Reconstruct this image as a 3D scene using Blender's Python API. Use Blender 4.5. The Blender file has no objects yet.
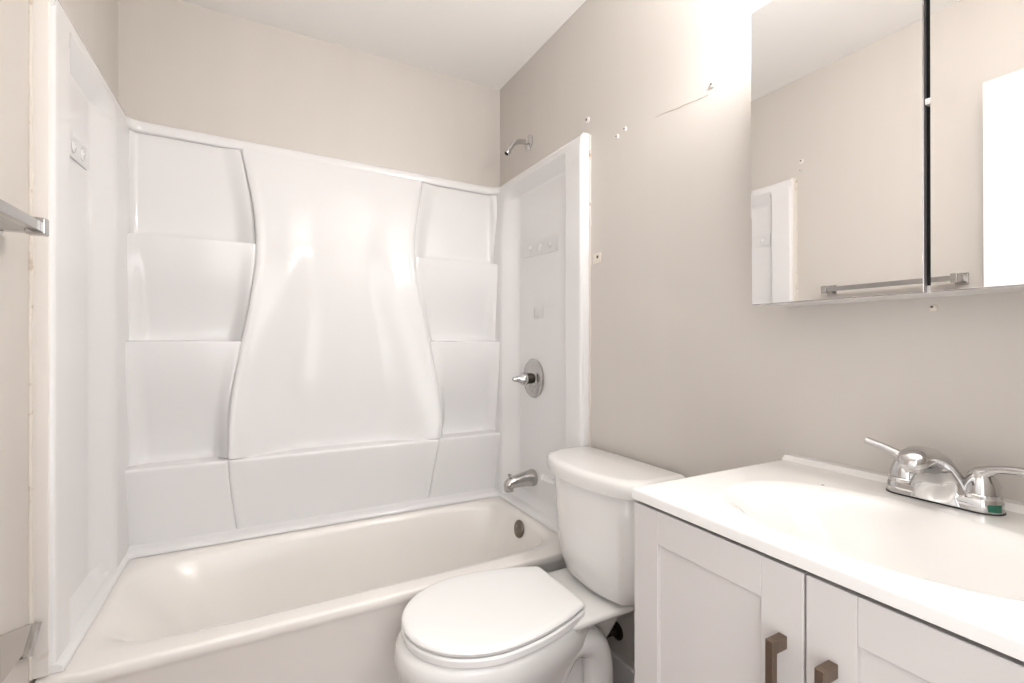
import bpy, bmesh, math, random
from mathutils import Vector, Matrix
random.seed(7)
SC = bpy.context.scene
COL = SC.collection
R = math.radians

# ------------------------------------------------------------------ camera, world, exposure
cam_d = bpy.data.cameras.new('camera'); cam = bpy.data.objects.new('camera', cam_d); COL.objects.link(cam)
cam.location = (0, 0, 1.163); cam.rotation_euler = (R(90), 0, R(-28.1))
cam_d.sensor_width = 36; cam_d.lens = 475 / 1024 * 36; cam_d.clip_start = 0.01
SC.camera = cam
world = bpy.data.worlds.new('doorway_fill'); SC.world = world; world.use_nodes = True  # added even fill light, entering through the doorway behind the camera
bgn = world.node_tree.nodes['Background']; bgn.inputs[0].default_value = (0.985, 0.99, 1.0, 1); bgn.inputs[1].default_value = 3.0
SC.view_settings.view_transform = 'Standard'; SC.view_settings.look = 'None'
SC.view_settings.gamma = 1; SC.view_settings.use_curve_mapping = False
SC.view_settings.exposure = 0.0
BULB = 174.0          # strength of the vanity bulbs

# ------------------------------------------------------------------ room numbers (metres)
XL, XR, YB, YF, ZC = -0.4415, 1.082, 2.156, 1.414, 2.44

# ------------------------------------------------------------------ materials
def nodes_of(name):
    m = bpy.data.materials.new(name); m.use_nodes = True
    nt = m.node_tree
    return m, nt, nt.nodes['Principled BSDF']
def S(r, g, b):
    f = lambda c: (c/255/12.92) if c/255 <= 0.04045 else ((c/255+0.055)/1.055)**2.4
    return (f(r), f(g), f(b), 1)
def mat(name, col, rough=0.5, metal=0.0, coat=0.0, bump=0.0, bscale=30, vary=0.0, vscale=4, stretch=None, rvar=0.0):
    m, nt, p = nodes_of(name)
    p.inputs['Base Color'].default_value = col
    p.inputs['Roughness'].default_value = rough
    p.inputs['Metallic'].default_value = metal
    if coat: p.inputs['Coat Weight'].default_value = coat; p.inputs['Coat Roughness'].default_value = 0.06
    if bump or vary or rvar:
        tc = nt.nodes.new('ShaderNodeTexCoord'); mp = nt.nodes.new('ShaderNodeMapping')
        nt.links.new(tc.outputs['Object'], mp.inputs[0])
        if stretch: mp.inputs['Scale'].default_value = stretch
    if bump:
        n = nt.nodes.new('ShaderNodeTexNoise'); n.inputs['Scale'].default_value = bscale; n.inputs['Detail'].default_value = 3
        b = nt.nodes.new('ShaderNodeBump'); b.inputs['Strength'].default_value = bump; b.inputs['Distance'].default_value = 0.01
        nt.links.new(mp.outputs[0], n.inputs['Vector']); nt.links.new(n.outputs['Fac'], b.inputs['Height'])
        nt.links.new(b.outputs[0], p.inputs['Normal'])
    if vary:
        n = nt.nodes.new('ShaderNodeTexNoise'); n.inputs['Scale'].default_value = vscale; n.inputs['Detail'].default_value = 4
        mx = nt.nodes.new('ShaderNodeMixRGB')
        mx.inputs[1].default_value = tuple(c*(1-vary) for c in col[:3])+(1,)
        mx.inputs[2].default_value = tuple(min(1, c*(1+vary)) for c in col[:3])+(1,)
        nt.links.new(mp.outputs[0], n.inputs['Vector']); nt.links.new(n.outputs['Fac'], mx.inputs[0])
        nt.links.new(mx.outputs[0], p.inputs['Base Color'])
    if rvar:
        n = nt.nodes.new('ShaderNodeTexNoise'); n.inputs['Scale'].default_value = 6
        mr = nt.nodes.new('ShaderNodeMapRange'); mr.inputs[3].default_value = rough-rvar; mr.inputs[4].default_value = rough+rvar
        nt.links.new(mp.outputs[0], n.inputs['Vector']); nt.links.new(n.outputs['Fac'], mr.inputs[0]); nt.links.new(mr.outputs[0], p.inputs['Roughness'])
    return m
def stained(name, col, stain, scale, thr, rough=0.6):
    m, nt, p = nodes_of(name); p.inputs['Roughness'].default_value = rough
    tc = nt.nodes.new('ShaderNodeTexCoord'); n = nt.nodes.new('ShaderNodeTexNoise'); n.inputs['Scale'].default_value = scale; n.inputs['Detail'].default_value = 6
    cr = nt.nodes.new('ShaderNodeValToRGB')
    cr.color_ramp.elements[0].position = thr; cr.color_ramp.elements[0].color = col
    cr.color_ramp.elements[1].position = thr+0.14; cr.color_ramp.elements[1].color = stain
    nt.links.new(tc.outputs['Object'], n.inputs['Vector']); nt.links.new(n.outputs['Fac'], cr.inputs[0]); nt.links.new(cr.outputs[0], p.inputs['Base Color'])
    return m

M = {}
WALLC = (0.610, 0.568, 0.525, 1)
M['wall'] = mat('beige_wall_paint', WALLC, 0.42, bump=0.05, bscale=90, vary=0.025, vscale=2.2, stretch=(5, 5, 0.5), rvar=0.06)
M['ceiling'] = mat('white_ceiling_paint', S(247, 245, 242), 0.8, bump=0.05, bscale=120)
M['surround'] = mat('glossy_white_acrylic', (0.77, 0.758, 0.755, 1), 0.10, bump=0.010, bscale=6)
M['tub'] = mat('white_tub_enamel', (0.835, 0.800, 0.760, 1), 0.27, coat=0.15, vary=0.02, vscale=3)
M['china'] = mat('white_vitreous_china', (0.82, 0.805, 0.785, 1), 0.09, coat=0.6)
M['seat'] = mat('white_seat_plastic', (0.86, 0.85, 0.835, 1), 0.22)
M['marble'] = mat('white_cultured_marble', (0.79, 0.768, 0.745, 1), 0.13, coat=0.5)
M['cab'] = mat('pale_grey_cabinet_paint', (0.605, 0.573, 0.555, 1), 0.42, bump=0.02, bscale=60)
M['chrome'] = mat('chrome', (0.58, 0.575, 0.57, 1), 0.07, 1.0)
M['dullchrome'] = mat('worn_chrome', (0.50, 0.485, 0.47, 1), 0.2, 1.0)
M['bronze'] = mat('brushed_bronze', (0.22, 0.165, 0.125, 1), 0.34, 0.9, bump=0.03, bscale=150)
M['mirror'] = mat('mirror_silver', (0.93, 0.925, 0.92, 1), 0.0, 1.0)
M['glassedge'] = mat('polished_mirror_edge', (0.55, 0.52, 0.53, 1), 0.15, 0.6)
M['white'] = mat('white_enamel_paint', (0.80, 0.785, 0.77, 1), 0.35)
M['doorpaint'] = mat('white_door_paint', (0.86, 0.86, 0.86, 1), 0.35, bump=0.02, bscale=40)
M['dark'] = mat('painted_opening_shade', (0.012, 0.011, 0.011, 1), 0.6)  # near-black colour standing in for shade inside openings
M['darkmetal'] = mat('dark_brass_valve', (0.07, 0.06, 0.05, 1), 0.35, 0.8)
M['caulk'] = stained('stained_caulk', (0.66, 0.61, 0.55, 1), (0.36, 0.25, 0.16, 1), 26, 0.60)
M['smear'] = stained('paint_smeared_caulk', (0.74, 0.70, 0.66, 1), (0.50, 0.40, 0.30, 1), 11, 0.66)
M['patch'] = mat('ivory_patch', (0.74, 0.69, 0.61, 1), 0.5)
M['plaster'] = mat('chalky_plaster', (0.76, 0.73, 0.69, 1), 0.9)
M['hole'] = mat('dark_screw_hole', (0.13, 0.09, 0.07, 1), 0.8)
M['rust'] = mat('reddish_smear', (0.52, 0.22, 0.17, 1), 0.6)
M['green'] = mat('green_sticker', (0.008, 0.12, 0.075, 1), 0.4)
M['ghost'] = mat('translucent_grey_plastic', (0.70, 0.69, 0.69, 1), 0.35)
M['greyplastic'] = mat('grey_satin_metal', (0.42, 0.38, 0.34, 1), 0.4, 0.0)
M['scratch'] = mat('wall_scuff', (0.46, 0.39, 0.33, 1), 0.8)
M['rubber'] = mat('black_rubber', (0.02, 0.02, 0.02, 1), 0.7)
def floor_mat():
    m, nt, p = nodes_of('red_brown_vinyl_tile'); p.inputs['Roughness'].default_value = 0.35
    tc = nt.nodes.new('ShaderNodeTexCoord'); b = nt.nodes.new('ShaderNodeTexBrick'); b.offset = 0
    b.inputs['Color1'].default_value = (0.13, 0.06, 0.042, 1); b.inputs['Color2'].default_value = (0.17, 0.08, 0.055, 1)
    b.inputs['Mortar'].default_value = (0.30, 0.24, 0.2, 1); b.inputs['Scale'].default_value = 1; b.inputs['Mortar Size'].default_value = 0.004
    b.inputs['Brick Width'].default_value = 0.15; b.inputs['Row Height'].default_value = 0.15
    nt.links.new(tc.outputs['Object'], b.inputs['Vector']); nt.links.new(b.outputs['Color'], p.inputs['Base Color'])
    return m
M['floor'] = floor_mat()
def bulb_mat():
    m, nt, p = nodes_of('glowing_bulb')
    p.inputs['Base Color'].default_value = (1, 1, 1, 1)
    p.inputs['Emission Color'].default_value = (1.0, 0.99, 0.985, 1); p.inputs['Emission Strength'].default_value = BULB
    return m
M['bulb'] = bulb_mat()

# ------------------------------------------------------------------ helpers
def wloc(o):
    v = Vector((0, 0, 0))
    while o: v += o.location; o = o.parent
    return v
def obj(name, bm, material, parent=None, smooth=True, sub=0, angle=40, at=None):
    me = bpy.data.meshes.new(name)
    o = bpy.data.objects.new(name, me); COL.objects.link(o)
    if parent:
        o.parent = parent; bmesh.ops.translate(bm, verts=bm.verts, vec=-wloc(parent))
    elif at is not None:
        bmesh.ops.translate(bm, verts=bm.verts, vec=-Vector(at)); o.location = at
    bmesh.ops.recalc_face_normals(bm, faces=bm.faces)
    if smooth:
        for f in bm.faces: f.smooth = True
        lim = R(angle)
        for e in bm.edges:
            if len(e.link_faces) == 2 and e.calc_face_angle(0) > lim: e.smooth = False
    bm.to_mesh(me); bm.free()
    for mm in (material if isinstance(material, (list, tuple)) else [material]): me.materials.append(mm)
    if sub:
        s = o.modifiers.new('subdivision', 'SUBSURF'); s.levels = sub; s.render_levels = sub
    return o
def tag(o, label=None, cat=None, group=None, kind=None):
    for k, v in (('label', label), ('category', cat), ('group', group), ('kind', kind)):
        if v: o[k] = v
    return o
def thing(name, label, cat, loc, group=None):
    o = bpy.data.objects.new(name, None); COL.objects.link(o); o.location = loc; o.empty_display_size = 0.05
    return tag(o, label, cat, group)
def B(): return bmesh.new()
def box(bm, x0, x1, y0, y1, z0, z1, bev=0.0, seg=2, mi=0):
    t = bmesh.new()
    bmesh.ops.create_cube(t, size=1)
    for v in t.verts: v.co = Vector(((x0+x1)/2+v.co.x*(x1-x0), (y0+y1)/2+v.co.y*(y1-y0), (z0+z1)/2+v.co.z*(z1-z0)))
    if bev: bmesh.ops.bevel(t, geom=t.edges[:], offset=bev, segments=seg, profile=0.5, affect='EDGES')
    for f in t.faces: f.material_index = mi
    return merge(bm, t)
def merge(bm, t):
    me = bpy.data.meshes.new('tmp'); t.to_mesh(me); t.free(); bm.from_mesh(me); bpy.data.meshes.remove(me); return bm
def loft(bm, loops, cap0=True, cap1=True, closed=True, mi=0):
    rows = [[bm.verts.new(p) for p in lp] for lp in loops]
    n = len(rows[0])
    for a, b in zip(rows, rows[1:]):
        for i in range(n if closed else n-1):
            j = (i+1) % n
            f = bm.faces.new((a[i], a[j], b[j], b[i])); f.material_index = mi
    if cap0: bm.faces.new(rows[0][::-1]).material_index = mi
    if cap1: bm.faces.new(rows[-1]).material_index = mi
    return rows
def tube(bm, pts, rad, n=16, caps=True, squash=None):
    pts = [Vector(p) for p in pts]
    rads = rad if isinstance(rad, (list, tuple)) else [rad]*len(pts)
    tang = []
    for i in range(len(pts)):
        a = pts[max(0, i-1)]; b = pts[min(len(pts)-1, i+1)]; tang.append((b-a).normalized())
    up = Vector((0, 0, 1)) if abs(tang[0].z) < 0.9 else Vector((0, 1, 0))
    u = tang[0].cross(up).normalized()
    loops = []
    for p, t, r in zip(pts, tang, rads):
        u = (u - t*u.dot(t)).normalized(); w = t.cross(u)
        ru, rw = (r, r) if not isinstance(r, tuple) else r
        loops.append([p + u*math.cos(2*math.pi*k/n)*ru + w*math.sin(2*math.pi*k/n)*rw for k in range(n)])
    loft(bm, loops, caps, caps)
    return bm
def lathe(bm, base, axis, prof, n=32):
    """prof: (distance along the axis, radius)"""
    base = Vector(base); a = Vector(axis).normalized()
    up = Vector((0, 0, 1)) if abs(a.z) < 0.9 else Vector((1, 0, 0))
    u = a.cross(up).normalized(); w = a.cross(u)
    loops = [[base + a*d + (u*math.cos(2*math.pi*k/n) + w*math.sin(2*math.pi*k/n))*max(r, 1e-4) for k in range(n)] for d, r in prof]
    loft(bm, loops)
    return bm
def bez(p0, p1, p2, p3, n=12):
    p0, p1, p2, p3 = map(Vector, (p0, p1, p2, p3)); out = []
    for i in range(n+1):
        t = i/n; s = 1-t
        out.append(p0*s**3+p1*3*s*s*t+p2*3*s*t*t+p3*t**3)
    return out
def lin(pairs, z):
    pairs = sorted(pairs)
    if z <= pairs[0][0]: return pairs[0][1]
    for (a, va), (b, vb) in zip(pairs, pairs[1:]):
        if z <= b: return va+(vb-va)*(z-a)/(b-a)
    return pairs[-1][1]
def spline(pairs, z):
    ps = sorted(pairs)
    if z <= ps[0][0]: return ps[0][1]
    if z >= ps[-1][0]: return ps[-1][1]
    n = len(ps)
    def m(i):
        if i == 0: return (ps[1][1]-ps[0][1])/(ps[1][0]-ps[0][0])
        if i == n-1: return (ps[-1][1]-ps[-2][1])/(ps[-1][0]-ps[-2][0])
        return (ps[i+1][1]-ps[i-1][1])/(ps[i+1][0]-ps[i-1][0])
    for i in range(n-1):
        if z <= ps[i+1][0]:
            h = ps[i+1][0]-ps[i][0]; t = (z-ps[i][0])/h
            return ((2*t**3-3*t*t+1)*ps[i][1]+(t**3-2*t*t+t)*h*m(i)+(-2*t**3+3*t*t)*ps[i+1][1]+(t**3-t*t)*h*m(i+1))
def sstep(a, b, x):
    t = min(1, max(0, (x-a)/(b-a))); return t*t*(3-2*t)
def rrect(x0, x1, y0, y1, r, z, n=10):
    pts = []
    for cx, cy, a0 in ((x1-r, y1-r, 0), (x0+r, y1-r, 90), (x0+r, y0+r, 180), (x1-r, y0+r, 270)):
        for k in range(n+1):
            a = R(a0+90*k/n); pts.append(Vector((cx+r*math.cos(a), cy+r*math.sin(a), z)))
    return pts
def tsub(o, n=1):
    s = o.modifiers.new('subdivision', 'SUBSURF'); s.levels = n; s.render_levels = n

# ------------------------------------------------------------------ room shell
def struct(name, bm, m, smooth=False):
    return tag(obj(name, bm, m, smooth=smooth), kind='structure')
W = 0.10
YFW = -0.06          # face of the front wall with the doorway the camera stands in
b = B(); box(b, XL-W, XR+W, YFW-1.6, YB+W, -0.05, 0.0); struct('floor', b, M['floor'])
b = B(); box(b, XL-W, XR+W, YFW-W, YB+W, ZC, ZC+0.05); struct('ceiling', b, M['ceiling'])
b = B(); box(b, XL-W, XR+W, YB, YB+W, 0, ZC); struct('wall_back', b, M['wall'])
b = B(); box(b, XL-W, XL, YFW-W, YB, 0, ZC); struct('wall_left', b, M['wall'])
b = B(); box(b, XR, XR+W, YFW-W, YB, 0, ZC); struct('wall_right', b, M['wall'])
b = B(); box(b, XL, -0.37, YFW-W, YFW, 0, ZC); box(b, 0.45, XR, YFW-W, YFW, 0, ZC); box(b, -0.37, 0.45, YFW-W, YFW, 2.07, ZC)
struct('wall_front', b, M['wall'])
b = B(); box(b, XR-0.014, XR, 0.67, 1.39, 0.0, 0.095, 0.004); struct('baseboard_right', b, M['white'])
b = B(); box(b, XL, XL+0.014, -0.05, 1.385, 0.0, 0.095, 0.004); struct('baseboard_left', b, M['white'])
# open door seen in the mirror
d = thing('door_1', 'white flush door standing open along left wall, seen in mirror', 'door', (-0.3225, -0.03, 0.0)); d['kind'] = 'structure'
b = B(); box(b, -0.34, -0.305, -0.03, 0.684, 0.012, 2.045, 0.002); obj('door_slab', b, M['doorpaint'], d, smooth=False)
for sx in (1, -1):
    x0 = -0.305 if sx > 0 else -0.34
    b = B(); lathe(b, (x0, 0.625, 0.93), (sx, 0, 0), [(0, 0.03), (0.006, 0.03), (0.010, 0.012), (0.022, 0.011), (0.026, 0.022), (0.040, 0.026), (0.050, 0.020), (0.054, 0.004)] if sx > 0 else [(0, 0.03), (0.006, 0.03), (0.010, 0.012), (0.02, 0.011), (0.024, 0.022), (0.036, 0.026), (0.046, 0.020), (0.05, 0.004)])
    obj('door_knob', b, M['dullchrome'], d)

# ------------------------------------------------------------------ bathtub
RIM = 0.42
TY0, TY1 = 1.392, YB-0.006
TX0, TX1 = XL+0.006, XR-0.006
tub = thing('bathtub', 'white alcove bathtub along back wall under the moulded wall panels', 'bathtub', ((TX0+TX1)/2, (TY0+TY1)/2, 0))
def tub_loop(x0, x1, y0, y1, z, e, n=96):
    cx, cy, a, c = (x0+x1)/2, (y0+y1)/2, (x1-x0)/2, (y1-y0)/2
    out = []
    for k in range(n):
        t = 2*math.pi*(k+0.5)/n; ct, st = math.cos(t), math.sin(t)
        r = (abs(ct)**e+abs(st)**e)**(-1/e)
        out.append(Vector((cx+a*r*ct, cy+c*r*st, z)))
    return out
b = B()
ix0, ix1, iy0, iy1 = XL+0.078, XR-0.086, 1.472, YB-0.130
loops = [tub_loop(TX0, TX1, TY0+0.02, TY1, 0.002, 40),
         tub_loop(TX0, TX1, TY0+0.018, TY1, 0.06, 40), tub_loop(TX0, TX1, TY0+0.010, TY1, RIM-0.045, 40),
         tub_loop(TX0, TX1, TY0+0.003, TY1, RIM-0.032, 40), tub_loop(TX0, TX1, TY0, TY1, RIM-0.022, 40),
         tub_loop(TX0, TX1, TY0, TY1, RIM-0.009, 40), tub_loop(TX0+0.001, TX1-0.001, TY0+0.0015, TY1-0.001, RIM-0.0035, 40), tub_loop(TX0+0.004, TX1-0.004, TY0+0.005, TY1-0.002, RIM-0.0007, 40),
         tub_loop(TX0+0.012, TX1-0.012, TY0+0.012, TY1-0.01, RIM, 36),
         tub_loop(ix0-0.03, ix1+0.022, iy0-0.026, iy1+0.03, RIM-0.001, 9),
         tub_loop(ix0-0.010, ix1+0.010, iy0-0.008, iy1+0.010, RIM-0.004, 6),
         tub_loop(ix0+0.004, ix1, iy0, iy1, RIM-0.011, 5.5),
         tub_loop(ix0+0.030, ix1-0.006, iy0+0.006, iy1-0.007, RIM-0.03, 5),
         tub_loop(ix0+0.080, ix1-0.018, iy0+0.014, iy1-0.018, RIM-0.09, 4.6),
         tub_loop(ix0+0.150, ix1-0.034, iy0+0.028, iy1-0.035, RIM-0.18, 4.2),
         tub_loop(ix0+0.22, ix1-0.050, iy0+0.04, iy1-0.05, RIM-0.26, 4.5),
         tub_loop(ix0+0.29, ix1-0.075, iy0+0.07, iy1-0.08, RIM-0.31, 4),
         tub_loop(ix0+0.36, ix1-0.13, iy0+0.12, iy1-0.13, RIM-0.33, 3.5),
         tub_loop(ix0+0.55, ix1-0.35, iy0+0.2, iy1-0.2, RIM-0.335, 3)]
loft(b, loops, True, True)
obj('tub_shell', b, M['tub'], tub, angle=50)
ov = Vector((ix1-0.013, 1.772, RIM-0.056)); ax = Vector((-1, 0, 0.16))
b = B(); lathe(b, ov, ax, [(0, 0.036), (0.004, 0.037), (0.008, 0.035), (0.011, 0.028), (0.0115, 0.001)], 32)
op = obj('overflow_plate', b, mat('tarnished_nickel', (0.20, 0.17, 0.14, 1), 0.35, 0.9), tub)
for dz in (0.014, -0.014):
    b = B(); lathe(b, ov+Vector((-0.0100, 0, dz)), ax, [(0, 0.004), (0.003, 0.004), (0.004, 0.0005)], 12); obj('screw', b, M['dullchrome'], op)
b = B(); lathe(b, (0.83, 1.77, RIM-0.336), (0, 0, 1), [(0, 0.03), (0.003, 0.035), (0.006, 0.03), (0.0065, 0.001)]); obj('drain', b, M['dullchrome'], tub)
b = B(); lathe(b, (-0.243, 1.70, 0.263), (0.8, 0, 0.6), [(0, 0.006), (0.0015, 0.005), (0.0018, 0.0005)], 8); obj('chip', b, M['hole'], tub)
# caulk line between tub and wall panels
b = B()

# ------------------------------------------------------------------ moulded tub surround
sur = thing('tub_surround', 'glossy white moulded three-wall shower surround with built-in shelves above the tub', 'shower surround', ((XL+XR)/2, YB-0.03, RIM+0.003))
ZB, ZT = RIM+0.003, 1.905
Y0 = YB-0.008
front_p = [(0.40, 0.050), (0.45, 0.056), (0.55, 0.074), (0.725, 0.114), (0.76, 0.116), (0.90, 0.114), (1.163, 0.108), (1.537, 0.084), (1.75, 0.053), (1.905, 0.030)]
SH = [0.725, 1.163, 1.537]
BL = [(1.905, -0.062), (1.845, -0.051), (1.68, -0.018), (1.511, -0.008), (1.32, -0.028), (1.131, -0.061), (0.945, -0.09), (0.761, -0.099), (0.611, -0.093), (0.42, -0.07)]
BR = [(1.905, 0.668), (1.829, 0.655), (1.656, 0.623), (1.523, 0.614), (1.347, 0.637), (1.147, 0.678), (0.944, 0.716), (0.807, 0.73), (0.696, 0.718), (0.42, 0.685)]
def fr(z): return spline(front_p, z)
RR = 0.011           # rounding of the shelf edges
LEDGE = [(0.0010, 0.75), (0.0018, 0.5), (0.0026, 0.25), (0.0034, 0.0)]
def zrows():
    zs = []
    edges = [ZB]+SH+[ZT]
    for i, (a, c) in enumerate(zip(edges, edges[1:])):
        n = max(8, int((c-a)/0.014))
        lo = a if i == 0 else a+0.0034
        hi = c-RR if i < 3 else c
        if i: zs += [lo, lo+0.002, lo+0.005, lo+0.009, lo+0.014, lo+0.02]; lo += 0.03
        zs += [lo+(hi-lo)*k/n for k in range(n+1)]
        if i < 3: zs += [c-RR+RR*math.sin(R(90*k/6)) for k in range(1, 7)]+[c+q for q, _ in LEDGE[:-1]]
    return zs
ZS = zrows()
def step(z, f, back):
    """f: front, back: pocket depth just above the shelf; the moulded edge between them"""
    for s in SH:
        if s-RR < z <= s+1e-6:
            q = (z-(s-RR))/RR; return f-RR*(1-math.sqrt(max(0, 1-q*q)))
        if s < z < s+0.0034:
            fr_ = lin([(0, 1.0)]+LEDGE, z-s); return back+(f-RR-back)*fr_
    return None
def pocket_cove(z):
    for s in SH:
        if s+0.0033 <= z < s+0.04: return 0.014*(1-math.sqrt(max(0, 1-(1-(z-s-0.0034)/0.0366)**2)))
    return 0.0
def niche(z, back0, exp=1.0):
    """protrusion of a shelf column at height z: shelf front edges with a scooped pocket above each"""
    f = fr(z)
    if z < SH[0]-RR: return f
    for i, s in enumerate(SH):
        top = SH[i+1] if i < 2 else ZT
        bk = back0 if i < 2 else 0.014
        r = step(z, f, bk+0.014) if s-RR < z < s+0.0034 else None
        if r is not None: return r
        if s < z <= top:
            fo = fr(top) if i < 2 else 0.014
            return bk+(fo-bk)*sstep(0.0, 1.0, ((z-s)/(top-s))**0.9)+pocket_cove(z)
    return f
def cove_x(dx, r=0.06):
    return r-math.sqrt(max(0, r*r-(r-dx)**2)) if dx < r else 0.0
XA, XB = XL+0.041, XR-0.058
def column_mesh(side):
    bm = B(); NU = 44; loops = []
    for z in ZS:
        xe = XA if side < 0 else XB
        xb = spline(BL if side < 0 else BR, z)
        row = []
        for k in range(NU+1):
            u = k/NU; u = 0.5*(u+sstep(0, 1, u))
            x = xe+(xb-xe)*u
            dx_edge, dx_b = abs(x-xe), abs(x-xb)
            d = niche(z, 0.014)
            f = fr(z)
            # pocket walls curve forward where they meet the centre panel and the corner
            if z > SH[0]+0.0033:
                if z > SH[2]:
                    g = max(d, cove_x(dx_edge, 0.05)); g += (f-d)*0.65*(1-sstep(0.0, 0.075, dx_b))
                else:
                    g = d+(f-d)*0.7*(1-sstep(0, 0.05, dx_b))+(f-d)*0.45*(1-sstep(0, 0.05, dx_edge))
                d = max(d, min(g, f))
            # shallow groove where it meets the centre panel
            d -= 0.004*max(0, 1-dx_b/0.006)
            if k == 0: row.append(Vector((XL+0.028 if side < 0 else XR-0.028, Y0-max(d, 0.002), z)))
            row.append(Vector((x, Y0-max(d, 0.002), z)))
        xe = row[0].x
        row += [Vector((xb, YB-0.0005, z)), Vector((xe, YB-0.0005, z))]
        loops.append(row)
    loft(bm, loops)
    return bm
def centre_mesh():
    bm = B(); NU = 72; loops = []
    for z in ZS:
        xl, xr = spline(BL, z), spline(BR, z); row = []
        for k in range(NU+1):
            u = k/NU; u = 0.5*(u+sstep(0, 1, u))
            x = xl+(xr-xl)*u; f = fr(z); d = f
            e = min(x-xl, xr-x)
            s = SH[0]
            w0 = lin([(0.725, 0.0), (1.0, 0.004), (1.2, 0.045), (1.4, 0.095), (1.7, 0.115), (1.905, 0.12)], z)
            w1 = w0+lin([(0.725, 0.26), (1.0, 0.24), (1.2, 0.18), (1.4, 0.13), (1.6, 0.10), (1.905, 0.10)], z)
            depth = lin([(0.725, 0.096), (0.80, 0.084), (1.0, 0.060), (1.3, 0.034), (1.55, 0.014), (1.75, 0.004), (1.905, 0.0)], z)
            q = sstep(w0, w1, e)
            if z < s: q = 1.0 if False else q
            depth *= q
            d = f-depth+pocket_cove(z)*q if z > s+0.0033 and z < SH[1] else f-depth
            if z < s+0.0034:
                r = step(z, f, f-(0.096*q-0.014*q)); d = r if r is not None else f
                if s < z: d = max(d, f-RR*(1.0 if q > 0.12 else 0.5)-0.096*q) if False else d
            d -= 0.004*max(0, 1-e/0.006)
            d += 0.003*math.exp(-((e-0.016)/0.010)**2) if z < 1.85 else 0
            row.append(Vector((x, Y0-d, z)))
        row += [Vector((xr, YB-0.0005, z)), Vector((xl, YB-0.0005, z))]
        loops.append(row)
    loft(bm, loops)
    return bm
for sd in (-1, 1):
    obj('shelf_column', column_mesh(sd), M['surround'], sur, angle=80)
obj('centre_panel', centre_mesh(), M['surround'], sur, angle=80)
# side panels: height field over (y, z), protrusion from the drywall
FRAME, REC = 0.040, 0.003
def side_mesh(sg):
    bm = B()
    ys = [YF+0.004+0.010*k/6 for k in range(7)]+[YF+0.03, YF+0.06, YF+0.09, YF+0.10, YF+0.104, YF+0.107, YF+0.110, YF+0.113, YF+0.117, YF+0.121]
    y1 = YF+0.13
    ys += [y1+(YB-0.012-y1)*k/44 for k in range(45)]
    zs = [ZB, ZB+0.01, ZB+0.03, ZB+0.06]+[0.50+(1.80-0.50)*k/30 for k in range(31)]+[1.815, 1.825, 1.829, 1.832, 1.83, 1.84, 1.85, 1.86, 1.87, 1.88, 1.885, 1.888, 1.891, 1.895, 1.90, ZT]
    dcol = 0.043 if sg < 0 else 0.060
    loops = []
    for z in zs:
        row = []
        for y in ys:
            inn = sstep(YF+0.102, YF+0.119, y)
            zz = 1-min(1, max(0, (z-1.836)/(1.890-1.836)))
            rear = sstep(YB-0.35, YB-0.22, y) if sg < 0 else sstep(YB-0.22, YB-0.12, y)
            d = FRAME-(FRAME-REC)*inn*zz*(1-rear)
            d += (dcol-FRAME)*rear*(1-sstep(1.60, 1.88, z))
            if z < ZB+0.06: d = max(d, FRAME-(FRAME-REC)*sstep(ZB, ZB+0.06, z))
            if y < YF+0.0135: d -= 0.009*(1-math.sqrt(max(0, 1-((YF+0.014-y)/0.010)**2)))
            x = XL+d if sg < 0 else XR-d
            row.append(Vector((x, y, z)))
        xw = XL+0.0005 if sg < 0 else XR-0.0005
        row += [Vector((xw, ys[-1], z)), Vector((xw, ys[0], z))]
        loops.append(row)
    loft(bm, loops)
    return bm
for sg in (-1, 1):
    sp = obj('side_panel', side_mesh(sg), M['surround'], sur, angle=14)
    # front flange that closes the panel against the wall
    b = B(); x0, x1 = (XL+0.0005, XL+FRAME-0.009) if sg < 0 else (XR-FRAME+0.009, XR-0.0005)
    box(b, min(x0, x1), max(x0, x1), YF, YF+0.006, RIM+0.0008, ZT+0.0255, 0.002, 3)
    obj('flange', b, M['smear'] if sg < 0 else M['surround'], sp)
    xc = XL+0.0015 if sg < 0 else XR-0.0015
    b = B(); random.seed(3+sg)
    pts = [(xc+(-sg)*0.0, YF-0.002+random.uniform(-0.0012, 0.0012), ZB+(ZT+0.02-ZB)*k/60) for k in range(61)]
    tube(b, pts, [random.uniform(0.003, 0.0058) for _ in pts], 8)
    c = obj('caulk_bead', b, M['caulk'], sp); tag(c, 'yellowed caulk bead with brown stains')
# top rim swept along the three walls
def rim_path(off, rc=0.055, n=8):
    pts = [(XL+off, YF+0.0045)]
    x0, x1, y1 = XL+off, XR-off, YB-off
    r = max(0.004, rc-off*0.2)
    pts += [(x0, YF+0.3)]
    for k in range(n+1):
        a = R(180-90*k/n); pts.append((x0+r+r*math.cos(a), y1-r+r*math.sin(a)))
    for k in range(n+1):
        a = R(90-90*k/n); pts.append((x1-r+r*math.cos(a), y1-r+r*math.sin(a)))
    pts += [(x1, YF+0.3), (x1, YF+0.0045)]
    return pts
prof = [(0.0008, 1.886), (0.034, 1.886), (0.0375, 1.888), (0.0395, 1.893), (0.0395, 1.912), (0.0375, 1.921), (0.032, 1.926), (0.024, 1.928), (0.0008, 1.930)]
b = B(); P = [[Vector((x, y, z)) for x, y in rim_path(o)] for o, z in prof]
loops = [[P[j][i] for j in range(len(prof))] for i in range(len(P[0]))]
loft(b, loops, True, True)
obj('top_rim', b, M['surround'], sur, angle=50)
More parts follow.
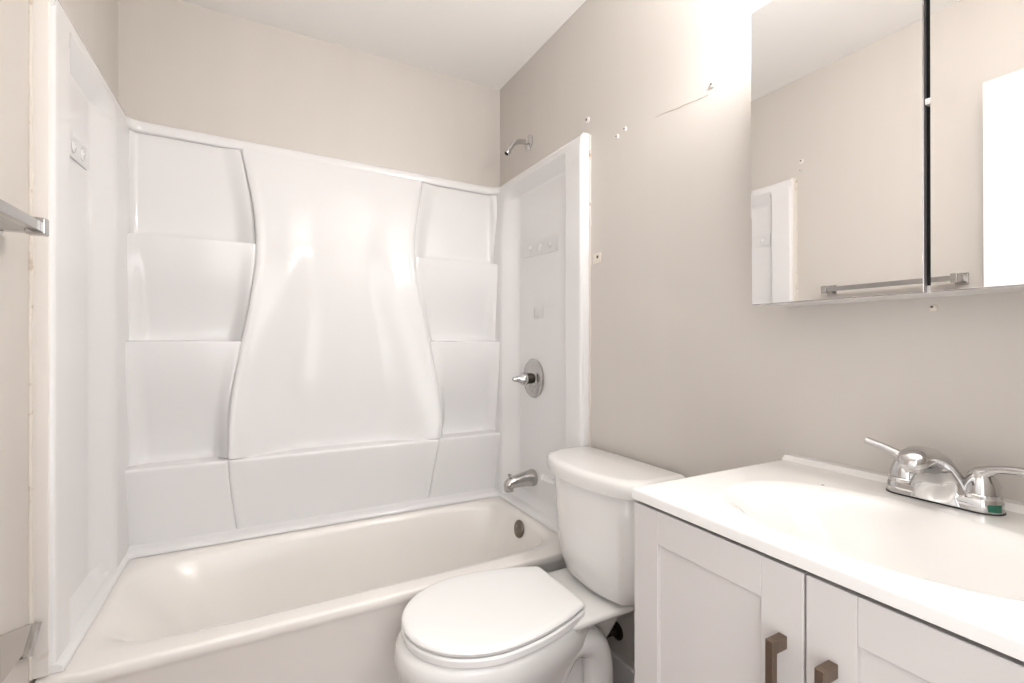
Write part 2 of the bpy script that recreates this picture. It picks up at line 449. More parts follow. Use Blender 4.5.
# lower lip / caulk where the panels meet the tub deck
b = B(); lipw = 0.012
def lip_path(off):
    off = max(off, -0.052)
    x0, x1, y1 = XL+max(0.040+off, 0.002), XR-max(0.050+off, 0.002), Y0-0.090-off
    r = 0.02; pts = [(x0, YF+0.004), (x0, YF+0.3)]
    for k in range(7):
        a = R(180-90*k/6); pts.append((x0+r+r*math.cos(a), y1-r+r*math.sin(a)))
    for k in range(7):
        a = R(90-90*k/6); pts.append((x1-r+r*math.cos(a), y1-r+r*math.sin(a)))
    return pts+[(x1, YF+0.3), (x1, YF+0.004)]
prof = [(-0.052, RIM+0.046), (-0.044, RIM+0.034), (-0.032, RIM+0.027), (-0.010, RIM+0.022), (0.006, RIM+0.018), (0.013, RIM+0.013), (0.016, RIM+0.007), (0.016, RIM+0.0015), (-0.052, RIM+0.0015)]
P = [[Vector((x, y, z)) for x, y in lip_path(o)] for o, z in prof]
loops = [[P[j][i] for j in range(len(prof))] for i in range(len(P[0]))]
loft(b, loops, True, True); obj('bottom_lip', b, M['surround'], sur, angle=60)
b = B()
for i in range(5):
    x = 0.745+0.012*i; box(b, x, x+0.011, Y0-fr(1.163)+0.0056, Y0-fr(1.163)+0.012, 1.1632, 1.1648, 0.0004)
obj('smear', b, M['rust'], sur)

# the unit sits a little higher towards the left wall
for o in [c for c in sur.children_recursive]:
    w = wloc(o)
    for v in o.data.vertices:
        X, Z = v.co.x+w.x, v.co.z+w.z
        v.co.z += 0.026*(XR-X)/(XR-XL)*sstep(1.58, 1.83, Z)

b = B(); random.seed(11)
tube(b, [(-0.185+0.013*k, YB-0.0012, 1.9305+0.026*(XR-(-0.185+0.013*k))/(XR-XL)+random.uniform(-0.0006, 0.0008)) for k in range(11)], [0.0004]+[random.uniform(0.0008, 0.0018) for k in range(9)]+[0.0004], 6)
tag(obj('caulk_gap', b, M['scratch'], sur), 'thin brown gap behind the top rim')

# adhesive hook strips and residue left on the side panels
def hook_strip(sg, y0, y1, z0, z1, zt, label):
    x = XL+REC+0.0008 if sg < 0 else XR-REC-0.0008
    t = thing('hook_strip', label, 'hook strip', (x, (y0+y1)/2, (z0+z1)/2))
    n = -sg
    b = B()
    v = [b.verts.new((x+n*o, y, z)) for o in (0, 0.0025) for y, z in ((y0, z0), (y1, z0+zt), (y1, z1+zt), (y0, z1))]
    for f in ((0, 1, 2, 3), (4, 5, 6, 7), (0, 1, 5, 4), (1, 2, 6, 5), (2, 3, 7, 6), (3, 0, 4, 7)): b.faces.new([v[i] for i in f])
    obj('backing', b, M['ghost'], t, smooth=False)
    for k in range(3):
        y = y0+(y1-y0)*(0.2+0.3*k); z = (z0+z1)/2+zt*(0.2+0.3*k)
        b = B(); lathe(b, (x+n*0.002, y, z), (n, 0, 0), [(0, 0.016), (0.003, 0.016), (0.004, 0.013), (0.0045, 0.006), (0.006, 0.005), (0.007, 0.002)], 20)
        obj('peg', b, M['surround'], t)
hook_strip(1, 1.625, 1.90, 1.535, 1.60, 0.012, 'faint pale strip with three round pegs on right shower side panel below shower arm')
hook_strip(-1, 1.545, 1.785, 1.645, 1.705, 0.012, 'faint pale strip with round pegs on left shower side panel')
b = B(); box(b, XR-REC-0.0022, XR-REC-0.0008, 1.735, 1.81, 1.265, 1.315, 0.0006)
for k in range(4): box(b, XR-REC-0.0035, XR-REC-0.002, 1.745+0.015*k, 1.752+0.015*k, 1.275, 1.305, 0.0005)
tag(obj('adhesive_patch', b, M['ghost'], at=(XR-REC-0.001, 1.77, 1.29)), 'faint square adhesive residue on right shower panel above round valve', 'adhesive patch')

# ------------------------------------------------------------------ shower fittings
XP = XR-REC
sa = thing('shower_pipe', 'bare chrome shower arm without head on right wall above surround', 'shower arm', (XR, 1.86, 2.062))
pth = [(XR-0.001, 1.86, 2.062), (1.06, 1.86, 2.061)]+bez((1.05, 1.86, 2.060), (1.015, 1.86, 2.058), (1.000, 1.86, 2.047), (0.988, 1.86, 2.024), 10)+[(0.968, 1.86, 1.995)]
b = B(); tube(b, pth, 0.0115, 18); obj('bent_pipe', b, M['chrome'], sa)
b = B(); lathe(b, (0.977, 1.86, 2.008), (-0.57, 0, -0.82), [(-0.004, 0.0120), (0.0, 0.0135), (0.018, 0.0135), (0.020, 0.012), (0.0201, 0.010)]); tc = obj('threaded_collar', b, M['chrome'], sa)
b = B(); lathe(b, (0.9655, 1.86, 1.9915), (-0.57, 0, -0.82), [(0, 0.0095), (0.001, 0.0095)]); obj('outlet', b, M['dark'], tc)
b = B(); lathe(b, (XR-0.0005, 1.86, 2.062), (-1, 0, 0), [(0, 0.034), (0.003, 0.034), (0.008, 0.029), (0.012, 0.020), (0.014, 0.0125)]); obj('escutcheon', b, M['chrome'], sa)

vv = thing('shower_valve', 'round chrome valve plate with pointed knob on right shower panel', 'shower valve', (XP, 1.812, 1.0))
b = B(); lathe(b, (XP-0.0005, 1.812, 1.0), (-1, 0, 0), [(0, 0.086), (0.004, 0.087), (0.008, 0.083), (0.011, 0.070), (0.013, 0.052), (0.0135, 0.044), (0.016, 0.040), (0.0165, 0.020)], 48); pl = obj('escutcheon_plate', b, M['dullchrome'], vv)
b = B()
lathe(b, (XP-0.015, 1.812, 1.0), (-1, 0, 0), [(0, 0.024), (0.018, 0.023), (0.026, 0.021)], 28); obj('collar', b, M['darkmetal'], vv)
b = B(); lathe(b, (XP-0.041, 1.812, 1.0), (-1, 0, -0.02), [(0, 0.022), (0.004, 0.027), (0.016, 0.028), (0.026, 0.022), (0.036, 0.015), (0.050, 0.012), (0.062, 0.010), (0.068, 0.005)], 28); obj('knob', b, M['chrome'], vv)
for dz in (0.055, -0.055):
    b = B(); lathe(b, (XP-0.0115, 1.812, 1.0+dz), (-1, 0, 0), [(0, 0.005), (0.0025, 0.005), (0.0035, 0.001)], 12); obj('screw', b, M['chrome'], pl)

sp = thing('tub_spout', 'chrome bathtub spout with lift knob low on right shower panel', 'spout', (XP, 1.815, 0.56))
sx = [(XP-0.0005, 0.036, 0.560), (XP-0.008, 0.0375, 0.560), (XP-0.03, 0.034, 0.559), (XP-0.07, 0.029, 0.557), (XP-0.10, 0.026, 0.554), (XP-0.125, 0.024, 0.549), (XP-0.138, 0.020, 0.545), (XP-0.145, 0.010, 0.543)]
b = B(); loft(b, [[Vector((x, 1.815+r*math.cos(2*math.pi*k/24), z+r*math.sin(2*math.pi*k/24))) for k in range(24)] for x, r, z in sx])
tube(b, [(XP-0.122, 1.815, 0.552), (XP-0.124, 1.815, 0.535), (XP-0.126, 1.815, 0.518)], [0.021, 0.021, 0.020], 20)
so = obj('spout_body', b, M['dullchrome'], sp)
b = B(); lathe(b, (XP-0.1262, 1.815, 0.5178), (0, 0, -1), [(0, 0.016), (0.0008, 0.016)]); obj('outlet', b, M['dark'], so)
b = B(); lathe(b, (XP-0.122, 1.815, 0.570), (0, 0, 1), [(0, 0.004), (0.012, 0.0038), (0.014, 0.008), (0.019, 0.0085), (0.021, 0.004)], 16); obj('diverter_knob', b, M['dullchrome'], sp)

# ------------------------------------------------------------------ toilet
TY = 1.192
toi = thing('toilet', 'white two-piece toilet with closed lid between bathtub and vanity', 'toilet', (0.72, TY, 0))
def egg(x0, x1, hw, z, back=None, n=64, cy=TY, p=2.2):
    """elongated outline: tip at x0 (towards the room), back at x1"""
    xm = x0+(x1-x0)*0.56; out = []
    for k in range(n):
        t = 2*math.pi*(k+0.5)/n; c, s = math.cos(t), math.sin(t)
        if c < 0:
            x = xm+(xm-x0)*(-(abs(c)**(2/2.0))); y = hw*math.copysign(abs(s)**(2/2.0), s)
        else:
            e = 2/2.9 if back is None else 2/back
            x = xm+(x1-xm)*abs(c)**e; y = hw*math.copysign(abs(s)**(2/2.5), s)
            if back is not None:
                y = math.copysign(min(abs(y), hw), s)
        out.append(Vector((x, cy+y, z)))
    return out
def lid_outline(z, inset=0.0, n=40):
    """elongated seat outline with a straight back edge"""
    x0, x1, hw, hb = 0.325+inset, 0.803-inset, 0.189-inset, 0.128-inset*0.7
    pts = []
    half = []
    xm = 0.54
    for k in range(n+1):
        a = math.pi/2*k/n
        half.append((xm-(xm-x0)*math.cos(a)**1.0, hw*math.sin(a)**0.98))
    for k in range(1, n//2+1):
        t = k/(n//2); half.append((xm+(x1-0.012-xm)*t, hw-(hw-hb)*(0.10*t+0.90*t**2.0)))
    half += [(x1-0.004, hb-0.004), (x1, hb-0.014)]
    pts = [Vector((x, TY+y, z)) for x, y in half]+[Vector((x, TY-y, z)) for x, y in half[::-1][:-1]]
    return pts
# bowl: rim, bowl and pedestal as one skin
b = B()
loops = []
for x0, x1, hw, z, p in [(0.44, 0.86, 0.112, 0.002, 3), (0.435, 0.865, 0.115, 0.02, 3), (0.455, 0.86, 0.105, 0.05, 3), (0.47, 0.86, 0.096, 0.10, 3), (0.430, 0.86, 0.108, 0.16, 3),
                         (0.382, 0.86, 0.138, 0.21, 3), (0.338, 0.86, 0.166, 0.265, 3), (0.314, 0.865, 0.181, 0.315, 3), (0.305, 0.87, 0.187, 0.350, 3), (0.309, 0.87, 0.187, 0.378, 3), (0.318, 0.868, 0.183, 0.390, 3), (0.332, 0.86, 0.172, 0.394, 3)]:
    lp = []
    n = 72; xm = x0+(0.56-x0)*1.0 if x0 < 0.5 else 0.6
    for k in range(n):
        t = 2*math.pi*(k+0.5)/n; c, s = math.cos(t), math.sin(t)
        if c < 0: x = xm+(xm-x0)*c; y = hw*s
        else:
            hb = min(hw, 0.135 if z > 0.3 else 0.105)
            x = xm+(x1-xm)*abs(c)**0.75
            y = math.copysign(hb+(hw-hb)*(1-((x-xm)/(x1-xm)))**1.0, s)*abs(s)**0.55
        lp.append(Vector((x, TY+y, z)))
    loops.append(lp)
loft(b, loops)
# trapway bulges on both sides
for sg in (-1, 1):
    yy = TY+sg*0.078
    tube(b, bez((0.66, yy-sg*0.02, 0.10), (0.715, yy, 0.18), (0.725, yy, 0.305), (0.800, yy, 0.308), 10)+bez((0.800, yy, 0.308), (0.885, yy, 0.31), (0.90, yy, 0.20), (0.865, yy-sg*0.01, 0.02), 12)[1:], [0.042]*11+[0.046]*12, 18)
obj('bowl', b, M['china'], toi, angle=55)
b = B()
loops = [[Vector((x, TY+y, z)) for x, y in pts] for z, pts in []]
def deckp(z, g):
    return rrect(0.715-g*0.3, 1.045, TY-0.145-g, TY+0.145+g, 0.045, z, 8)
loft(b, [rrect(0.80, 0.95, TY-0.05, TY+0.05, 0.03, 0.25, 8), rrect(0.775, 1.0, TY-0.068, TY+0.068, 0.04, 0.325, 8), rrect(0.745, 1.03, TY-0.105, TY+0.105, 0.045, 0.360, 8), deckp(0.377, -0.006), deckp(0.388, 0), deckp(0.396, -0.002), deckp(0.400, -0.010)])
obj('tank_deck', b, M['china'], toi, angle=55)
# seat ring and lid
b = B(); loft(b, [lid_outline(0.3955, 0.006), lid_outline(0.398, 0.001), lid_outline(0.413, 0.0), lid_outline(0.4175, 0.004)]); obj('seat', b, M['seat'], toi)
b = B(); loft(b, [lid_outline(0.4205, 0.008), lid_outline(0.4225, 0.003), lid_outline(0.430, 0.0), lid_outline(0.4355, 0.002), lid_outline(0.4390, 0.007), lid_outline(0.4405, 0.015), lid_outline(0.4418, 0.05), lid_outline(0.4425, 0.10)]); obj('lid', b, M['seat'], toi)
for sg in (-1, 1):
    b = B(); tube(b, [(0.812, TY+sg*0.075-0.02, 0.414), (0.812, TY+sg*0.075+0.02, 0.414)], 0.008, 16); box(b, 0.806, 0.826, TY+sg*0.075-0.02, TY+sg*0.075+0.02, 0.4005, 0.412, 0.003)
    obj('hinge', b, M['seat'], toi)
# tank: bow-fronted and tapering downwards
def bow(xb, xs, xf, hw, z, r=0.03, n=16, cy=TY-0.012):
    """back x, side-front corner x, bow apex x"""
    out = [Vector((xb, cy+hw, z))]
    out.append(Vector((xb-(xb-xs)*0.5, cy+hw, z)))
    for k in range(n+1):
        t = -1+2*k/n
        y = -hw*t
        x = xs-(xs-xf)*(1-abs(t)**2.2)
        if abs(t) > 0.90:
            q = (abs(t)-0.90)/0.10; x += r*(1-math.sqrt(max(0, 1-q*q)))
        out.append(Vector((x, cy+y, z)))
    out.append(Vector((xb-(xb-xs)*0.5, cy-hw, z))); out.append(Vector((xb, cy-hw, z)))
    return out
tk = B()
XW = XR-0.016
loft(tk, [bow(1.03, 0.935, 0.905, 0.135, 0.404), bow(1.045, 0.925, 0.888, 0.156, 0.409), bow(1.055, 0.915, 0.878, 0.166, 0.42), bow(XW-0.006, 0.91, 0.868, 0.183, 0.46), bow(XW-0.004, 0.905, 0.858, 0.192, 0.56), bow(XW-0.003, 0.902, 0.850, 0.198, 0.66), bow(XW-0.002, 0.90, 0.845, 0.202, 0.729), bow(XW-0.002, 0.90, 0.846, 0.201, 0.731)])
tank = obj('tank', tk, M['china'], toi, angle=50)
b = B(); loft(b, [bow(XW-0.002, 0.895, 0.838, 0.220, 0.732), bow(XW, 0.888, 0.829, 0.227, 0.736), bow(XW, 0.886, 0.826, 0.229, 0.7530), bow(XW, 0.886, 0.826, 0.229, 0.7690), bow(XW, 0.889, 0.829, 0.226, 0.7780), bow(XW-0.003, 0.896, 0.837, 0.219, 0.7835), bow(XW-0.012, 0.908, 0.85, 0.206, 0.7850)])
obj('tank_lid', b, M['china'], toi, angle=40)
b = B(); yl = TY+0.186
lathe(b, (0.918, yl-0.004, 0.672), (0, 1, 0), [(0, 0.014), (0.006, 0.014), (0.009, 0.010), (0.016, 0.009)], 18)
lv = obj('flush_lever', b, M['dullchrome'], tank)
b = B(); tube(b, [(0.918, yl+0.014, 0.671), (0.900, yl+0.016, 0.677), (0.880, yl+0.017, 0.688), (0.862, yl+0.017, 0.696)], [(0.006, 0.008), (0.006, 0.009), (0.006, 0.010), (0.005, 0.009)], 14)
obj('lever_arm', b, M['seat'], lv)
for sg in (-1, 1):
    b = B(); lathe(b, (0.68, TY+sg*0.112, 0.022), (0, sg*0.5, 1), [(0, 0.016), (0.010, 0.014), (0.016, 0.006)], 18); obj('bolt_cap', b, M['seat'], toi)

sv = thing('supply_valve', 'dark metal water supply valve on right wall behind toilet', 'valve', (XR, 1.262, 0.175))
b = B(); lathe(b, (XR-0.0005, 1.262, 0.175), (-1, 0, 0), [(0, 0.03), (0.004, 0.029), (0.010, 0.014)], 20); obj('escutcheon', b, M['darkmetal'], sv)
b = B(); tube(b, [(XR-0.006, 1.262, 0.175), (XR-0.06, 1.262, 0.175)], 0.010, 14); tube(b, [(XR-0.048, 1.262, 0.18), (XR-0.048, 1.262, 0.225)], 0.011, 14); obj('valve_body', b, M['darkmetal'], sv)
b = B(); lathe(b, (XR-0.058, 1.262, 0.175), (-1, 0, 0), [(0, 0.012), (0.004, 0.024), (0.014, 0.024), (0.018, 0.012)], 18)
for v in b.verts: v.co.z = 0.19+(v.co.z-0.175)*1.3
obj('handle', b, M['darkmetal'], sv)
b = B(); tube(b, bez((XR-0.048, 1.262, 0.222), (XR-0.048, 1.262, 0.30), (XR-0.016, 1.268, 0.28), (XR-0.016, 1.27, 0.398), 12), 0.006, 10); obj('supply_hose', b, M['dullchrome'], sv)

# ------------------------------------------------------------------ vanity
VY0, VY1 = 0.060, 0.6660
VXF = 0.611
ZTOP = 0.8955; TT = 0.020
van = thing('vanity_cabinet', 'pale grey shaker vanity cabinet with two doors under the sink top', 'vanity', ((VXF+XR)/2, (VY0+VY1)/2, 0))
b = B()
cx0 = VXF+0.019
box(b, cx0, XR-0.001, VY1-0.016, VY1, 0.0, ZTOP-TT-0.001, 0.001)
box(b, cx0, XR-0.001, VY0, VY0+0.016, 0.0, ZTOP-TT-0.001, 0.001)
box(b, cx0, XR-0.001, VY0+0.016, VY1-0.016, 0.10, 0.116)
box(b, XR-0.012, XR-0.001, VY0+0.016, VY1-0.016, 0.116, ZTOP-TT-0.001)
box(b, cx0, cx0+0.018, VY0+0.016, VY1-0.016, ZTOP-TT-0.045, ZTOP-TT-0.001)
box(b, cx0+0.06, cx0+0.075, VY0+0.016, VY1-0.016, 0.0, 0.10)
obj('carcass', b, M['cab'], van, smooth=False)
YM = 0.3565
def vanity_door(y0, y1, hy):
    z0, z1 = 0.115, ZTOP-TT-0.0075
    sw = 0.058
    b = B()
    box(b, VXF, VXF+0.018, y0, y0+sw, z0, z1, 0.0012); box(b, VXF, VXF+0.018, y1-sw, y1, z0, z1, 0.0012)
    box(b, VXF+0.0005, VXF+0.018, y0+sw, y1-sw, z1-sw, z1, 0.0014); box(b, VXF+0.0005, VXF+0.018, y0+sw, y1-sw, z0, z0+sw, 0.0014)
    dr = obj('door', b, M['cab'], van, smooth=False)
    b = B(); box(b, VXF+0.0075, VXF+0.0165, y0+sw-0.006, y1-sw+0.006, z0+sw-0.006, z1-sw+0.006); obj('door_panel', b, M['cab'], dr, smooth=False)
    b = B(); zt = 0.777; L = 0.140; w = 0.0105/2+0.0005
    box(b, VXF-0.030, VXF-0.021, hy-w, hy+w, zt-L, zt, 0.0012)
    box(b, VXF-0.022, VXF+0.0002, hy-w, hy+w, zt-0.017, zt, 0.0012); box(b, VXF-0.022, VXF+0.0002, hy-w, hy+w, zt-L, zt-L+0.017, 0.0012)
    tag(obj('handle', b, M['bronze'], dr, smooth=False), 'square bronze bar pull')
vanity_door(YM+0.0016, VY1, 0.3845)
vanity_door(VY0, YM-0.0016, 0.3225)

top = thing('countertop', 'glossy white one-piece sink top with oval basin on the grey vanity', 'sink top', ((0.606+XR)/2, 0.36, ZTOP-TT))
X0, X1, YV0, YV1 = 0.606, XR-0.001, 0.053, 0.667
b = B()
NXs, NYs = 120, 150
def axis(a, c, n, e=0.006):
    s = [a, a+0.0012, a+0.003, a+e]; s += [a+e+(c-a-2*e)*k/n for k in range(1, n)]; return s+[c-e, c-0.003, c-0.0012, c]
xs, ys = axis(X0, X1, NXs), axis(YV0, YV1, NYs)
BCX, BCY, BRX, BRY, BD = 0.797, 0.362, 0.140, 0.212, 0.125
def top_z(x, y):
    z = ZTOP
    q = (abs((x-BCX)/BRX)**2.3+abs((y-BCY)/BRY)**2.3)**(1/2.3)
    if q < 1.08:
        z -= BD*(1-sstep(0.30, 1.08, q)) if q > 0.30 else BD
    def rnd(dd, r=0.006):
        return r-math.sqrt(max(0, r*r-(r-dd)**2)) if dd < r else 0
    z -= max(rnd(x-X0), rnd(y-YV0), rnd(YV1-y))
    # low raised ledge along the wall
    z += 0.010*sstep(XR-0.034, XR-0.026, x)*sstep(0, 0.004, YV1-y)
    return z
grid = [[b.verts.new((x, y, top_z(x, y))) for y in ys] for x in xs]
for i in range(len(xs)-1):
    for j in range(len(ys)-1): b.faces.new((grid[i][j], grid[i+1][j], grid[i+1][j+1], grid[i][j+1]))
ring = [grid[0][j] for j in range(len(ys))]+[grid[i][-1] for i in range(1, len(xs))]+[grid[-1][j] for j in range(len(ys)-2, -1, -1)]+[grid[i][0] for i in range(len(xs)-2, 0, -1)]
low = [b.verts.new((v.co.x, v.co.y, ZTOP-TT)) for v in ring]
n = len(ring)
for i in range(n): b.faces.new((ring[i], ring[(i+1) % n], low[(i+1) % n], low[i]))
for i, v in enumerate(low):    # rounded lower edge is left crisp
    pass
obj('counter', b, M['marble'], top, angle=60)
b = B(); lathe(b, (BCX, BCY, ZTOP-BD-0.0005), (0, 0, 1), [(0, 0.022), (0.002, 0.024), (0.004, 0.021), (0.0042, 0.017), (0.003, 0.016), (0.0032, 0.001)]); obj('drain', b, M['chrome'], top)
b = B(); lathe(b, (0.928, 0.508, ZTOP-0.0002), (0, 0, 1), [(0, 0.0028), (0.0006, 0.0024), (0.0008, 0.0003)], 12); obj('speck', b, M['hole'], top)

# ------------------------------------------------------------------ faucet
FX, FY, FZ = 1.012, 0.364, ZTOP+0.0003
fa = thing('faucet', 'chrome two-handle sink faucet on the white vanity top', 'faucet', (FX, FY, FZ))
def stadium(hx, hy, z, n=14, cx=FX, cy=FY):
    out = []
    for k in range(n+1):
        a = R(0+180*k/n); out.append(Vector((cx+hx*math.cos(a), cy+hy-hx+hx*math.sin(a), z)))
    for k in range(n+1):
        a = R(180+180*k/n); out.append(Vector((cx+hx*math.cos(a), cy-hy+hx+hx*math.sin(a), z)))
    return out
b = B(); loft(b, [stadium(0.026, 0.0755, FZ), stadium(0.027, 0.0765, FZ+0.003), stadium(0.0265, 0.076, FZ+0.016), stadium(0.0245, 0.074, FZ+0.021), stadium(0.020, 0.0695, FZ+0.0225)])
base = obj('base_plate', b, M['chrome'], fa)
b = B(); loft(b, [stadium(0.0268, 0.0763, FZ+0.0002), stadium(0.0280, 0.0775, FZ+0.0002), stadium(0.0280, 0.0775, FZ+0.0016), stadium(0.0268, 0.0763, FZ+0.0016)], False, False); obj('gasket', b, M['rubber'], base)
# spout: flares from the base, sweeps up and forward to a rounded nose
b = B()
secs = [(1.008, 0.004, 0, 0.052, 0.0275), (1.006, 0.020, 8, 0.044, 0.0245), (1.001, 0.038, 20, 0.0355, 0.0215), (0.993, 0.054, 36, 0.0285, 0.0190), (0.977, 0.069, 54, 0.0250, 0.0178),
        (0.957, 0.079, 72, 0.0232, 0.0172), (0.936, 0.083, 88, 0.0222, 0.0168), (0.918, 0.081, 102, 0.0210, 0.0158), (0.905, 0.076, 118, 0.0180, 0.0130), (0.898, 0.071, 130, 0.0125, 0.0085), (0.895, 0.068, 135, 0.005, 0.003)]
loops = []
for x, z, ang, hw, hd in secs:
    a = R(ang); nx, nz = -math.cos(a), -math.sin(a)   # direction across the section, away from the top side
    lp = []
    for k in range(28):
        t = 2*math.pi*k/28; c, s_ = math.cos(t), math.sin(t)
        cy = hw*math.copysign(abs(c)**0.9, c); dd = hd*math.copysign(abs(s_)**0.8, s_)
        lp.append(Vector((x+nx*dd, FY+cy, FZ+z+nz*dd)))
    loops.append(lp)
loft(b, loops); obj('spout', b, M['chrome'], fa, angle=70)
b = B(); lathe(b, (0.917, FY, FZ+0.068), (-0.15, 0, -1), [(0, 0.0125), (0.006, 0.0125), (0.008, 0.011), (0.0085, 0.004)], 20); obj('aerator', b, M['dullchrome'], fa)
for sg in (1, -1):
    y = FY+sg*0.0495
    b = B(); lathe(b, (FX, y, FZ+0.021), (0, 0, 1), [(0, 0.0245), (0.006, 0.0245), (0.008, 0.0225), (0.0085, 0.0235), (0.018, 0.0225), (0.030, 0.0185), (0.040, 0.0135), (0.046, 0.007), (0.048, 0.001)], 28)
    h = obj('handle', b, M['chrome'], fa)
    b = B()
    if sg > 0: p = bez((FX-0.004, y-0.002, FZ+0.055), (FX-0.006, y+0.016, FZ+0.074), (FX-0.006, y+0.028, FZ+0.074), (FX-0.009, y+0.058, FZ+0.083), 12)
    else: p = bez((FX-0.004, y+0.004, FZ+0.050), (FX-0.006, y-0.012, FZ+0.074), (FX-0.006, y-0.035, FZ+0.072), (FX-0.010, y-0.085, FZ+0.074), 12)
    tube(b, p, [(0.010-0.0025*min(1, k/5), 0.0125-0.006*min(1, k/5)) for k in range(13)], 16); obj('lever', b, M['chrome'], h)
b = B(); tube(b, [(FX+0.020, FY, FZ+0.015), (FX+0.020, FY, FZ+0.062)], 0.0025, 10); lathe(b, (FX+0.020, FY, FZ+0.061), (0, 0, 1), [(0, 0.003), (0.002, 0.0065), (0.006, 0.0065), (0.008, 0.002)], 14); obj('lift_rod', b, M['chrome'], fa)
b = B()
yy = FY-0.0495; lo = []
for z in (FZ+0.0045, FZ+0.0155):
    lo.append([Vector((FX+0.0274*math.cos(R(a)), FY-0.0495+0.0274*math.sin(R(a)), z)) for a in range(214, 258, 4)])
loft(b, lo, False, False, closed=False); tag(obj('sticker', b, M['green'], base), 'small green sticker at the right end')

# ------------------------------------------------------------------ mirrored medicine cabinet
CX = 0.959; CZ0, CZ1 = 1.243, 1.884; CY0, CY1 = 0.052, 0.674
mc = thing('medicine_cabinet', 'frameless mirror-door medicine cabinet on right wall above the sink', 'medicine cabinet', (XR, (CY0+CY1)/2, CZ0))
b = B()
bx0 = CX+0.014
for a in ((bx0, XR-0.0005, CY1-0.012, CY1, CZ0, CZ1), (bx0, XR-0.0005, CY0, CY0+0.012, CZ0, CZ1), (bx0, XR-0.0005, CY0+0.012, CY1-0.012, CZ0, CZ0+0.012), (bx0, XR-0.0005, CY0+0.012, CY1-0.012, CZ1-0.012, CZ1), (XR-0.008, XR-0.0005, CY0+0.012, CY1-0.012, CZ0+0.012, CZ1-0.012)): box(b, *a)
cb = obj('cabinet_box', b, M['white'], mc, smooth=False)
b = B(); box(b, bx0+0.002, bx0+0.02, 0.34, 0.39, CZ0+0.012, CZ1-0.012); obj('gap_shade_strip', b, M['dark'], mc, smooth=False)  # added black strip painting the shade in the gap between the doors
GY = 0.363
for y0, y1 in ((GY+0.0045, CY1), (CY0, GY-0.0045)):
    b = B(); box(b, CX+0.0004, CX+0.012, y0, y1, CZ0, CZ1, 0.0008)
    dd = obj('mirror_door', b, M['glassedge'], mc, smooth=False)
    b = B(); box(b, CX-0.0004, CX+0.0003, y0+0.0015, y1-0.0002, CZ0+0.0015, CZ1-0.0012); obj('mirror_pane', b, M['mirror'], dd, smooth=False)
# the doors hang very slightly forward at the top
for o in [c for c in mc.children_recursive if c.name.startswith('mirror_')]:
    w = wloc(o)
    for v in o.data.vertices: v.co.x -= (v.co.z+w.z-CZ0)*0.0055
b = B(); box(b, CX-0.0012, CX+0.012, GY-0.0048, GY+0.003, 1.548, 1.558, 0.001); obj('latch_clip', b, M['white'], mc)
b = B(); box(b, CX+0.004, CX+0.02, CY1+0.0005, CY1+0.006, 1.435, 1.49, 0.001); obj('hinge_tab', b, M['white'], mc)

# ------------------------------------------------------------------ vanity light (just above the frame)
vl = thing('vanity_light', 'four-bulb chrome vanity light bar on right wall above the mirrored cabinet', 'wall light', (XR, 0.36, 2.03))
b = B(); box(b, XR-0.045, XR-0.0005, 0.06, 0.66, 1.98, 2.08, 0.006); obj('backplate', b, M['chrome'], vl)
for k in range(4):
    y = 0.135+0.15*k
    b = B(); lathe(b, (XR-0.045, y, 2.03), (-1, 0, 0), [(0, 0.03), (0.01, 0.028), (0.012, 0.018), (0.025, 0.018)], 20); so = obj('socket', b, M['white'], vl)
    b = B(); bmesh.ops.create_uvsphere(b, u_segments=20, v_segments=12, radius=0.038)
    bmesh.ops.translate(b, verts=b.verts, vec=(XR-0.112, y, 2.03)); obj('bulb', b, M['bulb'], so)

# ------------------------------------------------------------------ towel bar on left wall
TBZ = 1.386
tb = thing('towel_bar', 'chrome towel bar with square posts on left wall beside the surround', 'towel bar', (XL, 1.03, TBZ))
for y in (0.785, 1.247):
    b = B()
    box(b, XL+0.0005, XL+0.010, y-0.020, y+0.020, TBZ-0.022, TBZ+0.022, 0.003)
    box(b, XL+0.008, XL+0.050, y-0.011, y+0.011, TBZ-0.013, TBZ+0.013, 0.002)
    box(b, XL+0.048, XL+0.078, y-0.011, y+0.011, TBZ-0.017, TBZ+0.017, 0.003)
    obj('post', b, M['dullchrome'], tb, smooth=False)
b = B(); box(b, XL+0.054, XL+0.071, 0.796, 1.236, TBZ-0.010, TBZ+0.010, 0.0015); obj('bar', b, M['dullchrome'], tb, smooth=False)

# grey pointed holder low on the left wall
hb = B()
def wedge(bm, x0, x1, pts):
    loft(bm, [[Vector((x0, y, z)) for y, z in pts], [Vector((x1, y, z)) for y, z in pts]])
wr = thing('wall_bracket', 'grey pointed bracket low on left wall at the lower left', 'bracket', (XL, 1.30, 0.55))
wedge(hb, XL+0.0005, XL+0.012, [(1.245, 0.606), (1.386, 0.556), (1.345, 0.515), (1.245, 0.515)]); obj('plate', hb, M['greyplastic'], wr, smooth=False)
hb = B(); wedge(hb, XL+0.0005, XL+0.022, [(1.386, 0.557), (1.408, 0.548), (1.36, 0.50), (1.335, 0.51)]); obj('arm', hb, M['dullchrome'], wr, smooth=False)

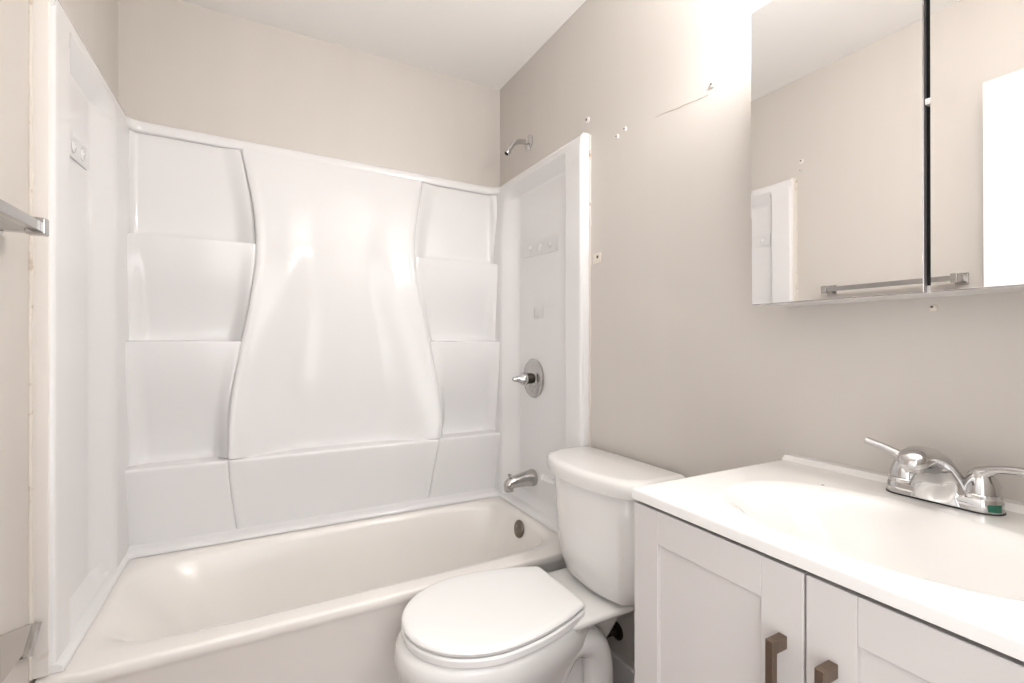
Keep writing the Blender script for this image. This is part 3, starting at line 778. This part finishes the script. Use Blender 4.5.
# ------------------------------------------------------------------ small marks on the walls
def anchor(y, z, r, label, left=False, plug=True, dirx=None):
    x = XL if left else XR; s = 1 if left else -1
    t = thing('wall_anchor', label, 'wall anchor', (x, y, z))
    b = B(); lathe(b, (x+s*0.0003, y, z), (s, 0, 0), [(0, r), (0.0015, r*0.96), (0.003, r*0.7), (0.0032, r*0.45)], 14)
    for v in b.verts: v.co.z += 0.25*r*math.sin(9*math.atan2(v.co.z-z, v.co.y-y))*0.6
    obj('plug', b, M['plaster'] if plug else M['patch'], t)
    b = B(); lathe(b, (x+s*0.003, y+0.3*r, z+0.3*r), (s, 0, 0), [(0, r*0.4), (0.0008, r*0.36)], 10); obj('hole', b, M['hole'], t)
anchor(1.428, 1.986, 0.013, 'white plaster-filled hole just above front corner of surround on right wall')
anchor(1.262, 1.862, 0.0085, 'wall hole nearer the surround, left of the close pair on right wall')
anchor(1.222, 1.872, 0.0085, 'wall hole farther from the surround, right of the close pair on right wall')
anchor(0.876, 1.856, 0.009, 'screw hole beside the scuff line, nearest the mirrored cabinet')
anchor(0.400, 1.224, 0.006, 'tiny screw hole under the mirrored cabinet', plug=False)
anchor(1.385, 2.03, 0.012, 'white plug above left surround edge, upper one seen in mirror', left=True)
anchor(1.39, 1.985, 0.007, 'small plug above left surround edge, lower one seen in mirror', left=True)
b = B(); random.seed(5)
tube(b, [(XR-0.0003, 1.085-0.195*k/14, 1.855-0.020*k/14+random.uniform(-0.0012, 0.0012)) for k in range(15)], [random.uniform(0.0004, 0.0011) for k in range(15)], 6)
tag(obj('wall_scuff', b, M['scratch'], at=(XR, 0.97, 1.845)), 'thin brownish scuff line high on right wall', 'scuff')
pt = thing('wall_patch', 'small ivory square patch with hole on right wall beside surround edge', 'wall patch', (XR, 1.368, 1.463))
b = B(); box(b, XR-0.004, XR-0.0003, 1.348, 1.391, 1.444, 1.482, 0.0015); obj('plate', b, M['patch'], pt)
b = B(); lathe(b, (XR-0.004, 1.365, 1.468), (-1, 0, 0), [(0, 0.006), (0.0012, 0.005)], 10); obj('hole', b, M['hole'], pt)
